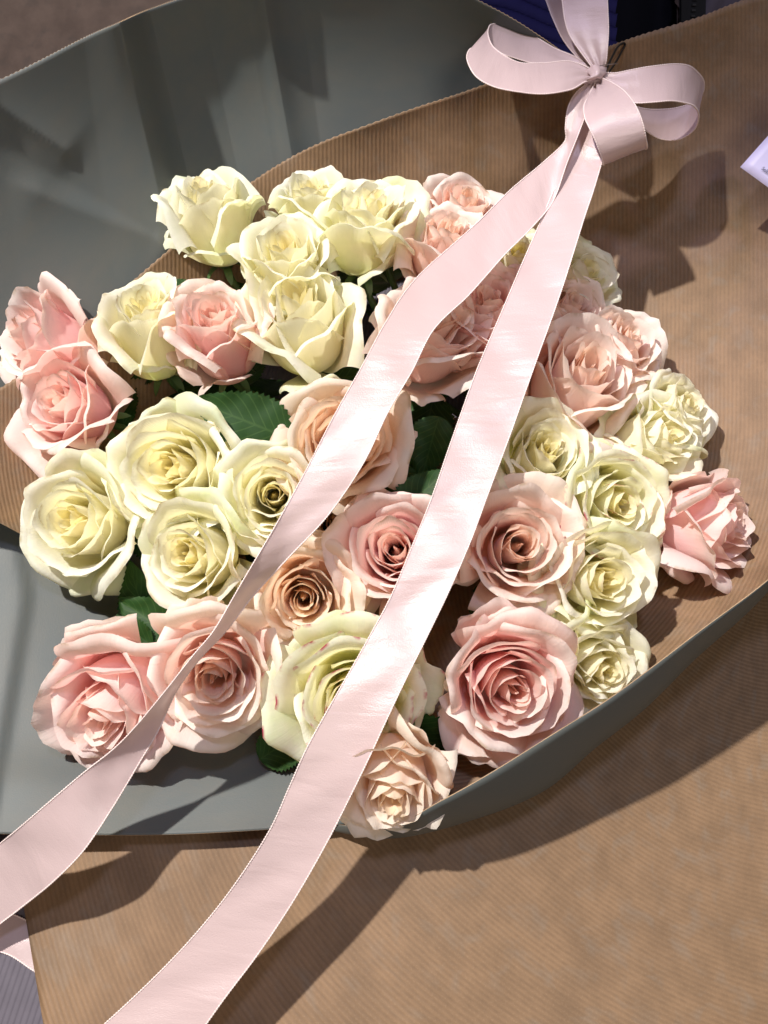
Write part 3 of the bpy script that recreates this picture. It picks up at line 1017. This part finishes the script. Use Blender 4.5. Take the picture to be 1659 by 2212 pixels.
T2 += [(1222, 350, 46.0, 1300, 352, 45.4), (1196, 412, 45.6, 1282, 412, 45.0), (1165, 484, 45.1, 1262, 470, 44.5), (1110, 612, 43.9, 1222, 600, 43.3), (1050, 752, 42.6, 1170, 748, 42.0),
       (1018, 832, 41.8, 1140, 832, 41.3), (976, 950, 40.8, 1098, 950, 40.4), (934, 1072, 39.8, 1052, 1074, 39.4), (890, 1180, 39.0, 1012, 1180, 38.6),
       (845, 1288, 38.4, 965, 1288, 38.0), (798, 1375, 37.7, 920, 1380, 37.3), (750, 1460, 37.0, 876, 1468, 36.6), (700, 1548, 36.4, 832, 1562, 36.1),
       (660, 1622, 36.1, 796, 1640, 35.8), (625, 1700, 36.0, 756, 1722, 35.6), (580, 1798, 35.9, 704, 1824, 35.5), (502, 1918, 35.8, 634, 1946, 35.3),
       (420, 2020, 35.7, 562, 2054, 35.0), (330, 2115, 35.6, 498, 2140, 34.7), (226, 2212, 35.4, 440, 2220, 34.4), (110, 2310, 35.2, 360, 2330, 34.2), (-20, 2400, 35.0, 250, 2440, 34.2)]
T2 = [(a, b, c - .1 * (600 < b < 1850), d, e, f + .0 * (600 < b < 1850)) for a, b, c, d, e, f in T2]
ribbon('tail', T2, 420, .05, .05)
# gathered knot
kv, kf = [], []
for i in range(9):
    f = i / 8
    c = np.array(P(*zb(915 + 10 * math.sin(f * 5), 300 + 60 * f), 46.2 - .5 * math.sin(f * 3.14))) - bow_o
    for j in range(14):
        a = j / 14 * 6.283
        rr = (.30 + .35 * abs(f - .5) * 1.6) * (1 + .22 * math.sin(a * 4 + f * 3))
        kv.append(c + RT * rr * math.cos(a) - FW * rr * math.sin(a) * .8)
kf = [(i * 14 + j, i * 14 + (j + 1) % 14, (i + 1) * 14 + (j + 1) % 14, (i + 1) * 14 + j) for i in range(8) for j in range(14)]
obj('knot', mesh_from('knot', kv, kf, M_SATIN, [(i % 14 * .1, i // 14 * .2) for i in range(len(kv))]), bow)

# pin and black cord that hold the bow on the paper
a, b = P(*zb(935, 284), 45.4), P(*zb(1012, 274), 46.0)
pv, pf = tube([a, (a + b) / 2 + UP * .02, b], [.03, .035, .02], 6)
tag(obj('pin', mesh_from('pin', pv, pf, plain('steel_pin', (.75, .72, .74), .25, 1.0))), 'thin silver pin stuck sideways through the bow knot', 'pin')
cpts = [(948, 330, 46.5), (965, 295, 46.6), (985, 250, 47.8), (1010, 205, 48.8), (1030, 188, 49.3), (1044, 190, 49.6), (1030, 220, 49.2), (1005, 265, 48.4), (975, 310, 47.2), (955, 340, 46.6)]
cp = np.array([P(*zb(q[0], q[1]), q[2]) for q in crom(cpts, 60)])
cv, cf = tube(cp, .07, 6)
tag(obj('cord', mesh_from('cord', cv, cf, plain('black_cord', (.008, .008, .010), .4))), 'thin black elastic cord looped over the paper edge behind the bow', 'cord')

# ------------------------------------------------------------------ printed card
c00, c01, c10 = np.array(P(1599, 361, 46.6)), np.array(P(1760, 175, 44.8)), np.array(P(1860, 555, 44.6))
xv = (c10 - c00); xl = np.linalg.norm(xv); xv /= xl
yv = c01 - c00
yv -= xv * (yv @ xv); yl = np.linalg.norm(yv); yv /= yl
zv = np.cross(xv, yv)
card = empty('card', c00)
card.matrix_basis = Matrix.Translation(Vector(c00 * .01)) @ Matrix((xv, yv, zv)).transposed().to_4x4()
NX, NY = 16, 12
top = np.array([[(xl * i / (NX - 1), yl * j / (NY - 1), .10 * math.sin(i / (NX - 1) * 3.14)) for i in range(NX)] for j in range(NY)])
uvs = top[:, :, :2]
M_CARD = plain('card_paper', (.64, .60, .84), .45, noise_scale=300, amt=.08)  # lavender base colour stands in for violet light falling on the card
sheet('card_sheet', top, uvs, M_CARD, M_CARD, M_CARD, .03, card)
fc = bpy.data.curves.new('lettering', 'FONT')
fc.body = 'Selbs'
fc.size = .0029
fc.extrude = .00002
fc.materials.append(plain('dark_ink', (.015, .010, .035), .6))
ft = bpy.data.objects.new('lettering_curve', fc)
COL.objects.link(ft)
bpy.context.view_layer.update()
lm = bpy.data.meshes.new_from_object(ft.evaluated_get(bpy.context.evaluated_depsgraph_get()))
bpy.data.objects.remove(ft)
fo = obj('lettering', lm, card)
fo.location = (.0106, .0052, .0016)
tag(card, 'printed card tinted as under violet light, lying on the brown paper at the right edge', 'card')
